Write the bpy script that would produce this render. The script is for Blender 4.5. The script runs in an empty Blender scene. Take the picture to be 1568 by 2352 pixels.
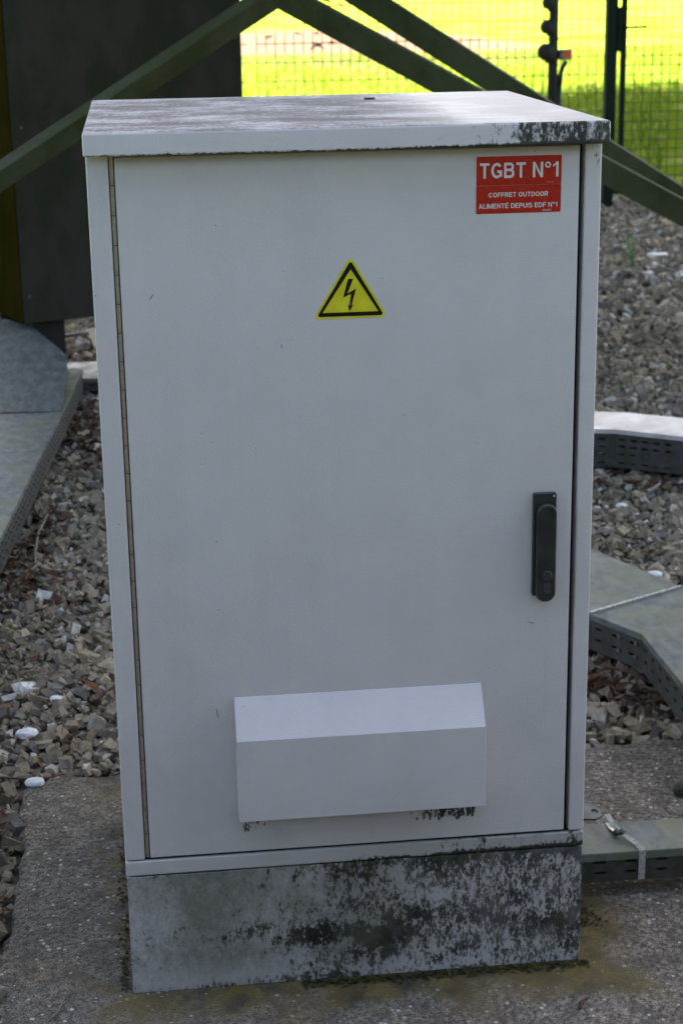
import bpy, bmesh, math, random
import numpy as np
from mathutils import Vector, Matrix
random.seed(7); rng = np.random.default_rng(7)
sc = bpy.context.scene
col = sc.collection
R = math.radians

# ------------------------------------------------------------------ camera
FV, CAM = 4020.95, Vector((0.07219, -2.54731, 1.59509))          # focal length in px of a 1568x2352 picture
YAW, PITCH, ROLL = 0.11147, 0.29672, -0.01592
fw = Vector((math.sin(YAW)*math.cos(PITCH), math.cos(YAW)*math.cos(PITCH), -math.sin(PITCH)))
rt = Vector((math.cos(YAW), -math.sin(YAW), 0)); up = rt.cross(fw)
cr, sr = math.cos(ROLL), math.sin(ROLL)
rt, up = cr*rt + sr*up, cr*up - sr*rt
cd = bpy.data.cameras.new('camera'); cam = bpy.data.objects.new('camera', cd); col.objects.link(cam)
cam.matrix_world = Matrix(((rt.x, up.x, -fw.x, CAM.x), (rt.y, up.y, -fw.y, CAM.y), (rt.z, up.z, -fw.z, CAM.z), (0, 0, 0, 1)))
cd.sensor_fit = 'VERTICAL'; cd.sensor_height = 22.3; cd.sensor_width = 14.9
cd.lens = FV/2352*22.3; cd.clip_start = 0.05; cd.clip_end = 3000
cd.dof.use_dof = True; cd.dof.focus_distance = 2.62; cd.dof.aperture_fstop = 5.6; cd.dof.aperture_blades = 6
sc.camera = cam

# ------------------------------------------------------------------ sky, sun, exposure
SUN_EL, SUN_AZ = 54, 18                                          # azimuth from +Y towards +X
w = bpy.data.worlds.new('World'); sc.world = w; w.use_nodes = True
nt = w.node_tree; bg = nt.nodes['Background']
sky = nt.nodes.new('ShaderNodeTexSky'); sky.sky_type = 'NISHITA'; sky.sun_disc = False
sky.sun_elevation = R(SUN_EL); sky.sun_rotation = R(SUN_AZ); sky.air_density = .8; sky.dust_density = 5.0; sky.ozone_density = 0.0
nt.links.new(sky.outputs[0], bg.inputs[0]); bg.inputs[1].default_value = 0.05
sd = bpy.data.lights.new('sun', 'SUN'); sd.energy = 5.0; sd.angle = R(0.53); sd.color = (1, .955, .87)
sun = bpy.data.objects.new('sun', sd); col.objects.link(sun)
sv = Vector((math.sin(R(SUN_AZ))*math.cos(R(SUN_EL)), math.cos(R(SUN_AZ))*math.cos(R(SUN_EL)), math.sin(R(SUN_EL))))
sun.rotation_euler = sv.to_track_quat('Z', 'Y').to_euler(); sun.location = sv*40
vs = sc.view_settings; vs.view_transform = 'Standard'; vs.look = 'None'; vs.exposure = 3.93; vs.gamma = 1

# ------------------------------------------------------------------ helpers
def ray(x, y):                                                    # full-size photo pixel -> direction
    k = 1568/2731
    return fw + rt*((x*k-784)/FV) - up*((y*k-1176)/FV)
def onz(x, y, z=0.0):
    d = ray(x, y); return CAM + d*((z-CAM.z)/d.z)
def ony(x, y, Y):
    d = ray(x, y); return CAM + d*((Y-CAM.y)/d.y)
def onp(x, y, p, n):
    d = ray(x, y); return CAM + d*((p-CAM).dot(n)/d.dot(n))

def setp(o, label=None, cat=None, group=None, kind=None):
    if label: o['label'] = label
    if cat: o['category'] = cat
    if group: o['group'] = group
    if kind: o['kind'] = kind
    return o
def empty(name, loc, label, cat, group=None):
    o = bpy.data.objects.new(name, None); col.objects.link(o); o.location = loc; o.empty_display_size = .1
    return setp(o, label, cat, group)
def wloc(o):
    v = Vector((0, 0, 0))
    while o: v += o.location; o = o.parent
    return v
def obj(name, bm, mat, parent=None, smooth=False, bevel=0, seg=2, origin=None):
    """world-space bmesh -> object; local coords are relative to the parent's (or given) origin"""
    me = bpy.data.meshes.new(name)
    off = wloc(parent) if parent else (origin or Vector((0, 0, 0)))
    loc = Vector((0, 0, 0)) if parent else off
    bmesh.ops.recalc_face_normals(bm, faces=bm.faces)
    bmesh.ops.translate(bm, verts=bm.verts, vec=-off)
    bm.to_mesh(me); bm.free()
    o = bpy.data.objects.new(name, me); col.objects.link(o); o.location = loc
    if mat: me.materials.append(M[mat] if isinstance(mat, str) else mat)
    if parent: o.parent = parent
    if bevel:
        b = o.modifiers.new('bevel', 'BEVEL'); b.width = bevel; b.segments = seg; b.limit_method = 'ANGLE'; b.angle_limit = R(35)
        smooth = True
    if smooth:
        for p in me.polygons: p.use_smooth = True
        if bevel:
            wn = o.modifiers.new('wn', 'WEIGHTED_NORMAL'); wn.keep_sharp = True
    return o
def box(bm, x0, x1, y0, y1, z0, z1):
    v = [bm.verts.new(c) for c in ((x0,y0,z0),(x1,y0,z0),(x1,y1,z0),(x0,y1,z0),(x0,y0,z1),(x1,y0,z1),(x1,y1,z1),(x0,y1,z1))]
    for f in ((3,2,1,0),(4,5,6,7),(0,1,5,4),(1,2,6,5),(2,3,7,6),(3,0,4,7)): bm.faces.new([v[i] for i in f])
    return bm
def B(*a): return box(bmesh.new(), *a)
def prism(bm, pts, vec):
    """closed prism from a planar polygon and an extrusion vector"""
    a = [bm.verts.new(Vector(p)) for p in pts]; b = [bm.verts.new(Vector(p)+Vector(vec)) for p in pts]
    bm.faces.new(a[::-1]); bm.faces.new(b); n = len(pts)
    for i in range(n): bm.faces.new((a[i], a[(i+1) % n], b[(i+1) % n], b[i]))
    return bm
def tube(bm, pts, r, n=8, caps=True):
    pts = [Vector(p) for p in pts]; rings = []
    rs = r if isinstance(r, (list, tuple)) else [r]*len(pts)
    pa = None
    for i, p in enumerate(pts):
        t = (pts[min(i+1, len(pts)-1)] - pts[max(i-1, 0)]).normalized()
        a = t.orthogonal().normalized() if pa is None else (pa - t*pa.dot(t)).normalized()
        pa = a; b = t.cross(a)
        rings.append([bm.verts.new(p + (a*math.cos(2*math.pi*k/n) + b*math.sin(2*math.pi*k/n))*rs[i]) for k in range(n)])
    for u, v in zip(rings, rings[1:]):
        for k in range(n): bm.faces.new((u[k], u[(k+1) % n], v[(k+1) % n], v[k]))
    if caps: bm.faces.new(rings[0][::-1]); bm.faces.new(rings[-1])
    return bm
def T(pts, r, n=8): return tube(bmesh.new(), pts, r, n)
def sphere(bm, c, r, sx=1, sy=1, sz=1, u=16, v=10):
    bmesh.ops.create_uvsphere(bm, u_segments=u, v_segments=v, radius=r, matrix=Matrix.Translation(c) @ Matrix.Diagonal((sx, sy, sz, 1)))
    return bm
def nmesh(name, verts, faces, mat, colors=None, origin=None):
    me = bpy.data.meshes.new(name); k = faces.shape[1]
    me.vertices.add(len(verts)); me.vertices.foreach_set('co', verts.astype(np.float32).ravel())
    me.loops.add(faces.size); me.loops.foreach_set('vertex_index', faces.astype(np.int32).ravel())
    me.polygons.add(len(faces)); me.polygons.foreach_set('loop_start', np.arange(0, faces.size, k, dtype=np.int32))
    me.polygons.foreach_set('loop_total', np.full(len(faces), k, dtype=np.int32))
    if colors is not None:
        a = me.color_attributes.new('tint', 'FLOAT_COLOR', 'POINT'); a.data.foreach_set('color', colors.astype(np.float32).ravel())
    me.polygons.foreach_set('use_smooth', np.zeros(len(faces), dtype=bool)); me.update(); me.validate()
    o = bpy.data.objects.new(name, me); col.objects.link(o); me.materials.append(M[mat])
    return o

# ------------------------------------------------------------------ materials
M = {}
class G:
    def __init__(s, name, rough=.6, metal=0, spec=.5):
        s.m = bpy.data.materials.new(name); s.m.use_nodes = True; s.t = s.m.node_tree; s.b = s.t.nodes['Principled BSDF']
        s.b.inputs['Roughness'].default_value = rough; s.b.inputs['Metallic'].default_value = metal
        s.b.inputs['Specular IOR Level'].default_value = spec
        s.co = s.t.nodes.new('ShaderNodeTexCoord').outputs['Object']; M[name] = s.m
    def n(s, typ, **k):
        n = s.t.nodes.new(typ)
        for a, v in k.items(): setattr(n, a, v)
        return n
    def put(s, sock, v):
        if isinstance(v, bpy.types.NodeSocket): s.t.links.new(v, sock)
        elif isinstance(v, (tuple, list)) and sock.type == 'RGBA': sock.default_value = (*v[:3], 1)
        else: sock.default_value = v
    def noise(s, sc, det=4, ro=.55, vec=None, dist=0):
        n = s.n('ShaderNodeTexNoise'); s.put(n.inputs['Vector'], vec or s.co); n.inputs['Scale'].default_value = sc
        n.inputs['Detail'].default_value = det; n.inputs['Roughness'].default_value = ro; n.inputs['Distortion'].default_value = dist
        return n.outputs['Fac']
    def vor(s, sc, feat='F1', vec=None, out='Distance'):
        n = s.n('ShaderNodeTexVoronoi', feature=feat); s.put(n.inputs['Vector'], vec or s.co); n.inputs['Scale'].default_value = sc
        return n.outputs[out]
    def map(s, scale=(1, 1, 1), loc=(0, 0, 0), rot=(0, 0, 0)):
        n = s.n('ShaderNodeMapping'); s.put(n.inputs['Vector'], s.co); n.inputs['Scale'].default_value = scale
        n.inputs['Location'].default_value = loc; n.inputs['Rotation'].default_value = rot
        return n.outputs[0]
    def xyz(s):
        n = s.n('ShaderNodeSeparateXYZ'); s.put(n.inputs[0], s.co); return n.outputs
    def ma(s, op, a, b=0.0, c=0.0, clamp=False):
        n = s.n('ShaderNodeMath', operation=op, use_clamp=clamp)
        for i, v in enumerate((a, b, c)): s.put(n.inputs[i], v)
        return n.outputs[0]
    def st(s, v, lo, hi, a=0.0, b=1.0):                            # smooth step
        n = s.n('ShaderNodeMapRange', interpolation_type='SMOOTHSTEP'); s.put(n.inputs['Value'], v)
        for k, q in (('From Min', lo), ('From Max', hi), ('To Min', a), ('To Max', b)): s.put(n.inputs[k], q)
        return n.outputs[0]
    def mix(s, f, a, b):
        n = s.n('ShaderNodeMix', data_type='RGBA'); s.put(n.inputs[0], f); s.put(n.inputs[6], a); s.put(n.inputs[7], b); return n.outputs[2]
    def ramp(s, f, stops):
        n = s.n('ShaderNodeValToRGB'); s.put(n.inputs[0], f); e = n.color_ramp.elements
        while len(e) < len(stops): e.new(.5)
        for q, (p, c) in zip(e, stops): q.position = p; q.color = (*c, 1)
        return n.outputs[0]
    def attr(s, name='tint'):
        n = s.n('ShaderNodeAttribute', attribute_name=name); return n.outputs['Color']
    def base(s, c): s.put(s.b.inputs['Base Color'], c); return s
    def rough(s, c): s.put(s.b.inputs['Roughness'], c); return s
    def bump(s, h, st=.3, dist=.002):
        n = s.n('ShaderNodeBump'); n.inputs['Strength'].default_value = st; n.inputs['Distance'].default_value = dist
        s.put(n.inputs['Height'], h); s.t.links.new(n.outputs[0], s.b.inputs['Normal']); return s

PAINT = (.625, .572, .556)
GRIME, MOSS = (.012, .013, .008), (.030, .035, .011)
# cabinet local coordinates: x -.375...375, y -.32 (front)..., z 0..1.4
def paint(name, grime):
    g = G(name, .42); x, y, z = g.xyz()
    blot = g.noise(9, 3); c = g.mix(g.st(blot, .35, .75), PAINT, tuple(v*.95 for v in PAINT))
    # fine black fly specks, irregular in size
    sp = g.vor(62, vec=g.map((1, 1, .8)))
    spn = g.n('ShaderNodeTexVoronoi'); g.put(spn.inputs['Vector'], g.map((1, 1, .8))); spn.inputs['Scale'].default_value = 62
    sh = g.n('ShaderNodeSeparateColor'); g.put(sh.inputs[0], spn.outputs['Color'])
    rad = g.ma('MULTIPLY', g.ma('POWER', sh.outputs[0], 5), .065)
    spk = g.ma('LESS_THAN', sp, rad)
    c = g.mix(g.ma('MULTIPLY', spk, .85), c, (.03, .028, .025))
    m = None; h2 = None
    # rain streaks, dust towards the bottom, faint clouding
    rs = g.st(g.noise(26, 4, .6, g.map((1, 1, .045))), .42, .72); c = g.mix(g.ma('MULTIPLY', rs, .035), c, (.27, .255, .22))
    c = g.mix(g.ma('MULTIPLY', g.st(g.ma('ADD', g.noise(5, 5, .65), g.ma('MULTIPLY', z, -.25)), .30, .70), .16), c, (.25, .24, .20))
    fine = g.noise(190, 3, .6, g.map((1, 1, .55))); mid = g.noise(46, 5, .65, g.map((1, 1, .5), rot=(0, R(14), 0))); big = g.noise(7, 4, .6)
    n3 = g.ma('ADD', g.ma('MULTIPLY', fine, .38), g.ma('ADD', g.ma('MULTIPLY', mid, .42), g.ma('MULTIPLY', big, .35)))
    if grime == 'lid':
        front = g.st(y, -.352, -.356)
        lv = g.ma('MULTIPLY', g.st(x, .02, .37), .30)
        streak = g.ma('MULTIPLY', g.ma('GREATER_THAN', g.noise(60, 3, .6, g.map((1, 1, .05))), .5), .07)
        lv = g.ma('ADD', lv, g.ma('MULTIPLY', streak, g.st(x, .16, .3)))
        lv = g.ma('ADD', lv, g.ma('MULTIPLY', g.st(z, 1.366, 1.3585), g.st(x, -.35, .25, .26, .36)))
        m = g.ma('MULTIPLY', g.st(g.ma('ADD', g.ma('ADD', g.ma('MULTIPLY', fine, .65), g.ma('MULTIPLY', mid, .45)), lv), .70, .90), front)
        # dirt film lying on the top sheet, thinned at right to paint in sky glare
        topm = g.st(z, 1.3895, 1.3912)
        film = g.st(g.ma('ADD', g.ma('MULTIPLY', g.noise(11, 5, .65, g.map((.8, 1, 1))), .6), g.ma('MULTIPLY', g.noise(160, 3, .7), 0.4)), .36, .58)
        topf = g.ma('MULTIPLY', topm, g.st(x, .32, .0, .3, 1))
        c = g.mix(g.ma('MULTIPLY', g.ma('MULTIPLY', topm, film), g.st(x, .34, .02, .35, .82)), c, (.125, .113, .096))
    elif grime == 'plinth':
        vf = g.noise(230, 4, .7, g.map((1, 1, .55), rot=(0, R(12), 0))); vm = g.noise(80, 5, .7, g.map((1, 1, .5), rot=(0, R(12), 0)))
        pat = g.noise(10, 4, .6, g.map((1, 1, 1.5), (3, 0, 1)))
        n3 = g.ma('ADD', g.ma('MULTIPLY', vf, .5), g.ma('MULTIPLY', vm, .5))
        lv = g.ma('ADD', g.st(x, -.32, .05, -.12, .025), g.st(x, .06, .32, 0, .02))
        arch = g.ma('ADD', .045, g.ma('MULTIPLY', g.noise(8, 2, .5, g.map((1, 1, 0), (7, 0, 0))), .09))          # tide line where splashes washed the foot clean
        tide = g.st(g.ma('ABSOLUTE', g.ma('SUBTRACT', z, arch)), .030, .004); lv = g.ma('ADD', lv, g.ma('MULTIPLY', tide, g.ma('MULTIPLY', g.st(x, -.33, -.12, .03, .10), g.st(x, .15, .0, .3, 1))))
        lv = g.ma('SUBTRACT', lv, g.ma('MULTIPLY', g.st(g.ma('SUBTRACT', arch, z), .012, .035), g.st(x, .30, .1, .0, .02)))
        lv = g.ma('ADD', lv, g.ma('MULTIPLY', g.st(z, .022, .002), g.st(x, .05, -.1, .0, .11)))
        lv = g.ma('ADD', lv, g.ma('MULTIPLY', g.st(z, .190, .212), g.st(x, -.2, .2, .02, .06)))
        lv = g.ma('ADD', lv, g.ma('MULTIPLY', g.ma('SUBTRACT', pat, .5), .28))
        m = g.st(g.ma('ADD', n3, lv), .455, .585)
        film = g.ma('MULTIPLY', g.st(g.ma('ADD', g.ma('ADD', g.ma('MULTIPLY', g.noise(6, 5, .6), .5), g.ma('MULTIPLY', n3, .5)), g.ma('ADD', g.ma('MULTIPLY', x, .35), g.ma('MULTIPLY', z, -.25))), .16, .48), g.ma('MULTIPLY', g.st(z, .01, .06, .45, .82), g.st(x, .16, -.06, .35, 1.0)))
        c = g.mix(film, c, (.10, .105, .066))
    elif grime == 'rail':
        lv = g.ma('ADD', g.st(x, -.1, .35, -.05, .12), g.ma('MULTIPLY', g.st(z, .226, .2155), g.st(x, -.35, .2, .05, .2)))
        m = g.st(g.ma('ADD', n3, lv), .66, .77)
        c = g.mix(g.st(x, -.3, .3, .1, .55), c, (.2, .205, .165))
    elif grime == 'door':
        # droppings and mould under the ventilation hood
        a = g.ma('MULTIPLY', g.ma('MULTIPLY', g.st(z, .249, .292), g.st(z, .3235, .3225)), g.ma('MULTIPLY', g.st(x, -.20, -.185), g.st(x, .205, .19)))
        ex = g.ma('ADD', g.st(x, .03, .15, -.05, .11), g.st(x, -.10, -.18, 0, .10))
        m = g.st(g.ma('ADD', g.ma('ADD', g.ma('MULTIPLY', fine, .6), g.ma('MULTIPLY', mid, .6)), g.ma('SUBTRACT', g.ma('MULTIPLY', a, g.ma('ADD', ex, .42)), .42)), .66, .74)
        c = g.mix(g.ma('MULTIPLY', g.st(z, 1.335, 1.352), .35), c, (.22, .17, .12))  # warm reflected light under the lid, painted into the door colour
    elif grime == 'body':
        a = g.ma('MULTIPLY', g.st(z, 1.27, 1.355), g.st(g.ma('ABSOLUTE', g.ma('SUBTRACT', x, .362)), .016, .004))
        m = g.ma('MULTIPLY', g.st(g.ma('ADD', n3, g.ma('MULTIPLY', a, .14)), .70, .80), g.st(a, .05, .3))
    if m is not None:
        if grime == 'plinth': m = g.ma('MULTIPLY', m, g.st(g.noise(16, 4, .6), .35, .6, .8, 1.0))
        mc = g.mix(g.st(g.noise(30, 2), .46, .62), GRIME, MOSS)
        c = g.mix(g.ma('MULTIPLY', m, .93), c, mc)
        if grime == 'lid': g.rough(g.ma('MAXIMUM', g.st(m, 0, 1, .42, .9), g.ma('MULTIPLY', topf, .8))); g.put(g.b.inputs['Specular IOR Level'], g.ma('SUBTRACT', .5, g.ma('MULTIPLY', g.ma('MAXIMUM', m, topf), .44)))
        else: g.rough(g.st(m, 0, 1, .42, .9)); g.put(g.b.inputs['Specular IOR Level'], g.st(m, 0, 1, .5, .05))
    g.base(c)
    peel = g.noise(420, 2, .5)
    peel = g.ma('ADD', peel, g.ma('MULTIPLY', g.noise(3.0, 2, .4), 5.0))
    hh = peel if m is None else g.ma('ADD', peel, g.ma('MULTIPLY', m, 1.2))
    g.bump(hh, .3, .0014)
for k in ('lid', 'plinth', 'rail', 'door', 'body', 'plain'): paint('grey_powder_coat_'+k, k)

def simple(name, c, rough=.5, metal=0, var=.25, sc=20, bump=.15, bs=80, bd=.002, c2=None):
    g = G(name, rough, metal); n = g.noise(sc, 5, .6)
    g.base(g.mix(g.st(n, .3, .7), tuple(v*(1-var) for v in c), c2 or tuple(min(1, v*(1+var)) for v in c)))
    g.rough(g.st(g.noise(sc*2.3, 4), .3, .7, rough*.8, min(1, rough*1.2)))
    if bump: g.bump(g.noise(bs, 4), bump, bd)
    return g
simple('black_plastic', (.018, .019, .022), .38, 0, .3, 30, .1, 300, .0006, (.03, .034, .03))
simple('black_gap', (.01, .01, .01), .8)
simple('stainless', (.33, .27, .215), .42, .45, .15, 60, .1, 200, .0005)
simple('bright_steel', (.50, .48, .46), .30, .5, .05, 60, .1, 200, .0005)
simple('lock_metal', (.10, .10, .105), .45, .8, .2, 90)
simple('grey_plug', (.03, .03, .03), .6)
g = G('red_vinyl', .40, 0, .35); g.base(g.mix(g.st(g.noise(160, 3), .35, .7), (.40, .010, .003), (.50, .022, .004))); g.bump(g.noise(260, 2), .25, .0008)
g = G('white_print', .4); g.base((.72, .70, .68))
g = G('pale_print', .4); g.base((.50, .28, .24))
g = G('yellow_vinyl', .3); g.base(g.mix(g.st(g.noise(50, 3), .35, .7), (.66, .57, .018), (.76, .67, .03)))
g = G('black_print', .5, 0, .12); n_ = g.st(g.noise(110, 3), .60, .72); z_ = g.xyz()[2]
g.base(g.mix(g.ma('MULTIPLY', n_, g.st(z_, 1.15, 1.19)), (.012, .011, .009), (.10, .04, .015)))
# galvanised sheet with green film and paler drag marks
def galv(name, film=.5, warm=0):
    g = G(name, .42, .55, .5)
    z = g.mix(g.st(g.noise(34, 5, .65, g.map((1, .45, 1), rot=(0, 0, R(25)))), .34, .68), (.085, .098, .095), (.165, .178, .174))
    f = g.ma('MULTIPLY', g.st(g.noise(7, 5, .62), .40, .64), film)
    c = g.mix(f, z, (.115, .125, .072))
    c = g.mix(g.ma('MULTIPLY', g.st(g.noise(40, 6, .7), .56, .70), .5), c, (.08, .085, .06))
    g.base(c); g.put(g.b.inputs['Metallic'], g.st(f, 0, .5, .3, .0)); g.rough(g.st(g.noise(18, 4), .3, .7, .50, .68))
    g.bump(g.noise(60, 4), .12, .002)
galv('galvanised_cover', .85); galv('galvanised_clean', .25)
simple('galvanised_glare', (.60, .57, .56), .4, .3, .22, 9, .1, 60, .002)  # paler copy of the cover sheet, bright sky reflection put into its colour
g = G('galvanised_side', .6, .25); c = g.mix(g.st(g.noise(28, 5, .65), .35, .66), (.066, .066, .064), (.040, .040, .024))
g.base(g.mix(g.ma('MULTIPLY', g.st(g.noise(55, 5, .7), .52, .68), .7), c, (.030, .032, .020))); g.bump(g.noise(60, 4), .15, .002)
# dark painted steel of the tower, green bloom
def algae_or_lit(name, c, c2, a=.6):
    g = G(name, .75, 0, .15); g.base(g.mix(g.ma('MULTIPLY', g.st(g.noise(6, 5, .65, g.map((1, 1, .5))), .35, .65), a), c, c2)); g.bump(g.noise(70, 5), .25, .002)
algae_or_lit('weathered_steel', (.066, .072, .040), (.030, .038, .010), .75)
algae_or_lit('dark_panel', (.036, .031, .024), (.019, .021, .011), .85); algae_or_lit('lawn_lit_side', (.026, .020, .004), (.014, .012, .003), .7); M['lawn_lit_side'].node_tree.nodes['Principled BSDF'].inputs['Specular IOR Level'].default_value = .0  # olive side: the box panel again, lawn light put into its colour
algae_or_lit('dark_green_coat', (.006, .016, .011), (.009, .014, .008)); algae_or_lit('green_wire', (.05, .085, .03), (.06, .08, .02))
algae_or_lit('dark_pipe', (.030, .026, .024), (.022, .022, .018))
algae_or_lit('lamp_housing', (.024, .022, .020), (.03, .03, .026))
simple('orange_lens', (.62, .085, .012), .25, 0, .12, 40, 0)
simple('lamp_grey', (.16, .15, .16), .5)
simple('black_cable', (.012, .012, .014), .5)
# concrete: exposed aggregate, lichen, moss against the cabinet
g = G('concrete', .92, 0, .25); x, y, z = g.xyz()
c = g.ramp(g.noise(7, 6, .7), [(.32, (.072, .057, .040)), (.5, (.18, .149, .108)), (.68, (.30, .25, .188))])
grain = g.noise(330, 6, .8); g2 = g.noise(95, 6, .75); g3 = g.noise(24, 5, .7)
c = g.mix(g.st(g.ma('ADD', g.ma('MULTIPLY', grain, .55), g.ma('MULTIPLY', g2, .45)), .44, .57), g.mix(.82, c, (.020, .018, .015)), g.mix(.40, c, (.54, .47, .39)))
c = g.mix(g.ma('MULTIPLY', g.st(g3, .44, .62), .6), c, (.060, .053, .044))
ag = g.n('ShaderNodeTexVoronoi'); g.put(ag.inputs['Vector'], g.map((1, 1, 1), (0, 0, 0), (0, 0, .4))); ag.inputs['Scale'].default_value = 120
sh = g.n('ShaderNodeSeparateColor'); g.put(sh.inputs[0], ag.outputs['Color'])
pe = g.ma('MULTIPLY', g.ma('LESS_THAN', g.ma('ADD', ag.outputs['Distance'], g.ma('MULTIPLY', g2, .25)), g.ma('MULTIPLY', g.ma('POWER', sh.outputs[1], 2), .62)), g.ma('GREATER_THAN', sh.outputs[0], .45))
c = g.mix(g.ma('MULTIPLY', pe, .8), c, g.ramp(sh.outputs[2], [(0, (.10, .09, .08)), (.45, (.36, .33, .29)), (1, (.60, .58, .55))]))
pit = g.ma('MULTIPLY', g.st(g.noise(52, 4, .7, g.map((1, 1, 1), (5, 3, 0))), .63, .70), .8)
c = g.mix(pit, c, (.03, .027, .024))
# moss where rain runs off the cabinet and tray
dx = g.ma('MAXIMUM', g.ma('SUBTRACT', -.375 + .375, x), g.ma('SUBTRACT', x, .75))
dist = g.ma('MAXIMUM', dx, g.ma('SUBTRACT', 0.0, y))
near = g.ma('MULTIPLY', g.st(dist, .21, -.01), g.st(x, -.1, .75, .72, 1.12))
mn = g.ma('ADD', g.ma('MULTIPLY', near, .42), g.ma('MULTIPLY', g.noise(8, 5, .6), .75))
c = g.mix(g.ma('MULTIPLY', g.st(g.ma('ADD', mn, g.ma('MULTIPLY', g.ma('SUBTRACT', g2, .5), .5)), .58, .80), .75), c, g.mix(g.st(g.noise(21, 4), .4, .62), (.030, .025, .012), (.125, .098, .008)))
c = g.mix(g.ma('MULTIPLY', g.st(g.ma('ADD', g.noise(5, 4), g.ma('MULTIPLY', near, .2)), .58, .74), .40), c, (.15, .105, .035))
g.base(c); g.bump(g.ma('ADD', grain, g.ma('ADD', g.ma('MULTIPLY', pe, .5), g.ma('MULTIPLY', pit, -.8))), .75, .004)
# gravel and soil
g = G('gravel_stone', .88, 0, .3); t = g.attr(); c = g.mix(g.st(g.noise(70, 5, .7), .38, .7), t, g.mix(.5, t, (.06, .052, .04)))
g.base(c); g.bump(g.noise(150, 4), .5, .004)
g = G('gravel_bed', .95, 0, .2); g.base(g.ramp(g.vor(26, out='Distance'), [(.0, (.21, .19, .16)), (.45, (.15, .135, .11)), (.8, (.035, .03, .024))])); g.bump(g.vor(26), .9, .03)
# lawn with one bare pinkish patch
g = G('lawn_turf', .95, 0, .0); x, y, z = g.xyz()
c = g.ramp(g.noise(.55, 6, .65), [(.3, (.10, .165, .007)), (.5, (.14, .20, .016)), (.68, (.26, .29, .07))])
c = g.mix(g.st(g.noise(9, 4, .7), .45, .7), c, (.09, .155, .006))
px = g.ma('POWER', g.ma('DIVIDE', g.ma('SUBTRACT', x, 5.4), 4.2), 2); py = g.ma('POWER', g.ma('DIVIDE', g.ma('SUBTRACT', y, 42), 13), 2)
bare = g.st(g.ma('ADD', g.ma('ADD', px, py), g.ma('MULTIPLY', g.ma('SUBTRACT', g.noise(.9, 5, .65), .5), 2.6)), 1.15, .85)
c = g.mix(bare, c, (.105, .070, .047)); g.base(c); g.bump(g.noise(14, 5, .7), 1, .08)
g = G('grass_blade', .8, 0, .05); g.base(g.attr())
tr = g.n('ShaderNodeBsdfTranslucent'); g.put(tr.inputs[0], g.attr()); ms = g.n('ShaderNodeMixShader'); ms.inputs[0].default_value = .55
g.t.links.new(g.b.outputs[0], ms.inputs[1]); g.t.links.new(tr.outputs[0], ms.inputs[2]); g.t.links.new(ms.outputs[0], g.t.nodes['Material Output'].inputs[0])
g = G('leaf_green', .55, 0, .4); g.base(g.attr())
g = G('dry_leaf', .8, 0, .2); g.base(g.attr()); g.bump(g.noise(120, 3), .4, .002)
simple('orange_dry_leaf', (.30, .075, .012), .7, 0, .3, 60); simple('brown_dry_leaf', (.13, .048, .018), .8, 0, .35, 60)
simple('twig_bark', (.20, .165, .13), .85, 0, .3, 60, .4, 120, .003); simple('red_twig_bark', (.085, .032, .02), .85, 0, .3, 60)
simple('tree_bark', (.09, .075, .055), .9, 0, .35, 8, .8, 14, .03); simple('white_stone', (.72, .71, .70), .7, 0, .12, 40)
simple('weed_leaf', (.07, .15, .025), .6, 0, .3, 60)

# ------------------------------------------------------------------ ground
def sheet(name, x0, x1, y0, y1, z, mat, nx=1, ny=1):
    bm = bmesh.new(); V = [[bm.verts.new((x0+(x1-x0)*i/nx, y0+(y1-y0)*j/ny, z)) for i in range(nx+1)] for j in range(ny+1)]
    for j in range(ny):
        for i in range(nx): bm.faces.new((V[j][i], V[j][i+1], V[j+1][i+1], V[j+1][i]))
    return obj(name, bm, mat)
setp(sheet('ground', -400, 400, -400, 900, -.034, 'lawn_turf'), kind='structure')
setp(sheet('gravel_ground', -6, 9, -6, 10.6, -.028, 'gravel_bed'), kind='structure')

# concrete slab with a worn, slightly wavy edge
bm = bmesh.new(); SX0, SX1, SY0, SY1 = -.219, 2.6, -1.35, .848
def wob(t, s): return .006*math.sin(t*9+s)+.004*math.sin(t*23+2*s)+.003*math.sin(t*61+3*s)+random.uniform(-.003, .003)
out = []
for i in range(120): x = SX0+(SX1-SX0)*i/120; out.append((x, SY0+wob(x, 1)))
for i in range(110): y = SY0+(SY1-SY0)*i/110; out.append((SX1+wob(y, 2), y))
for i in range(200): x = SX1+(SX0-SX1)*i/200; out.append((x, SY1+wob(x, 3)-max(0, .05-(x-SX0))*.9))
for i in range(160): y = SY1-.04+(SY0-SY1+.04)*i/160; out.append((SX0+wob(y, 4), y))
cxy = Vector(((SX0+SX1)/2, (SY0+SY1)/2))
rings = []
for inset, zz in ((0, -.09), (.0, -.012), (.004, -.004), (.012, 0)):
    ring = []
    for x, y in out:
        d = Vector((min(max(x, SX0+.1), SX1-.1), min(max(y, SY0+.1), SY1-.1))) - Vector((x, y))
        d = d.normalized()*inset if d.length > 1e-6 else Vector((0, 0)); ring.append(bm.verts.new((x+d.x, y+d.y, zz - (random.uniform(0, .003) if inset == .004 else 0))))
    rings.append(ring)
N_ = len(out)
for a, b in zip(rings, rings[1:]):
    for i in range(N_): bm.faces.new((a[i], a[(i+1) % N_], b[(i+1) % N_], b[i]))
bm.faces.new(rings[-1])
setp(obj('concrete_slab', bm, 'concrete'), kind='structure')

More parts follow.
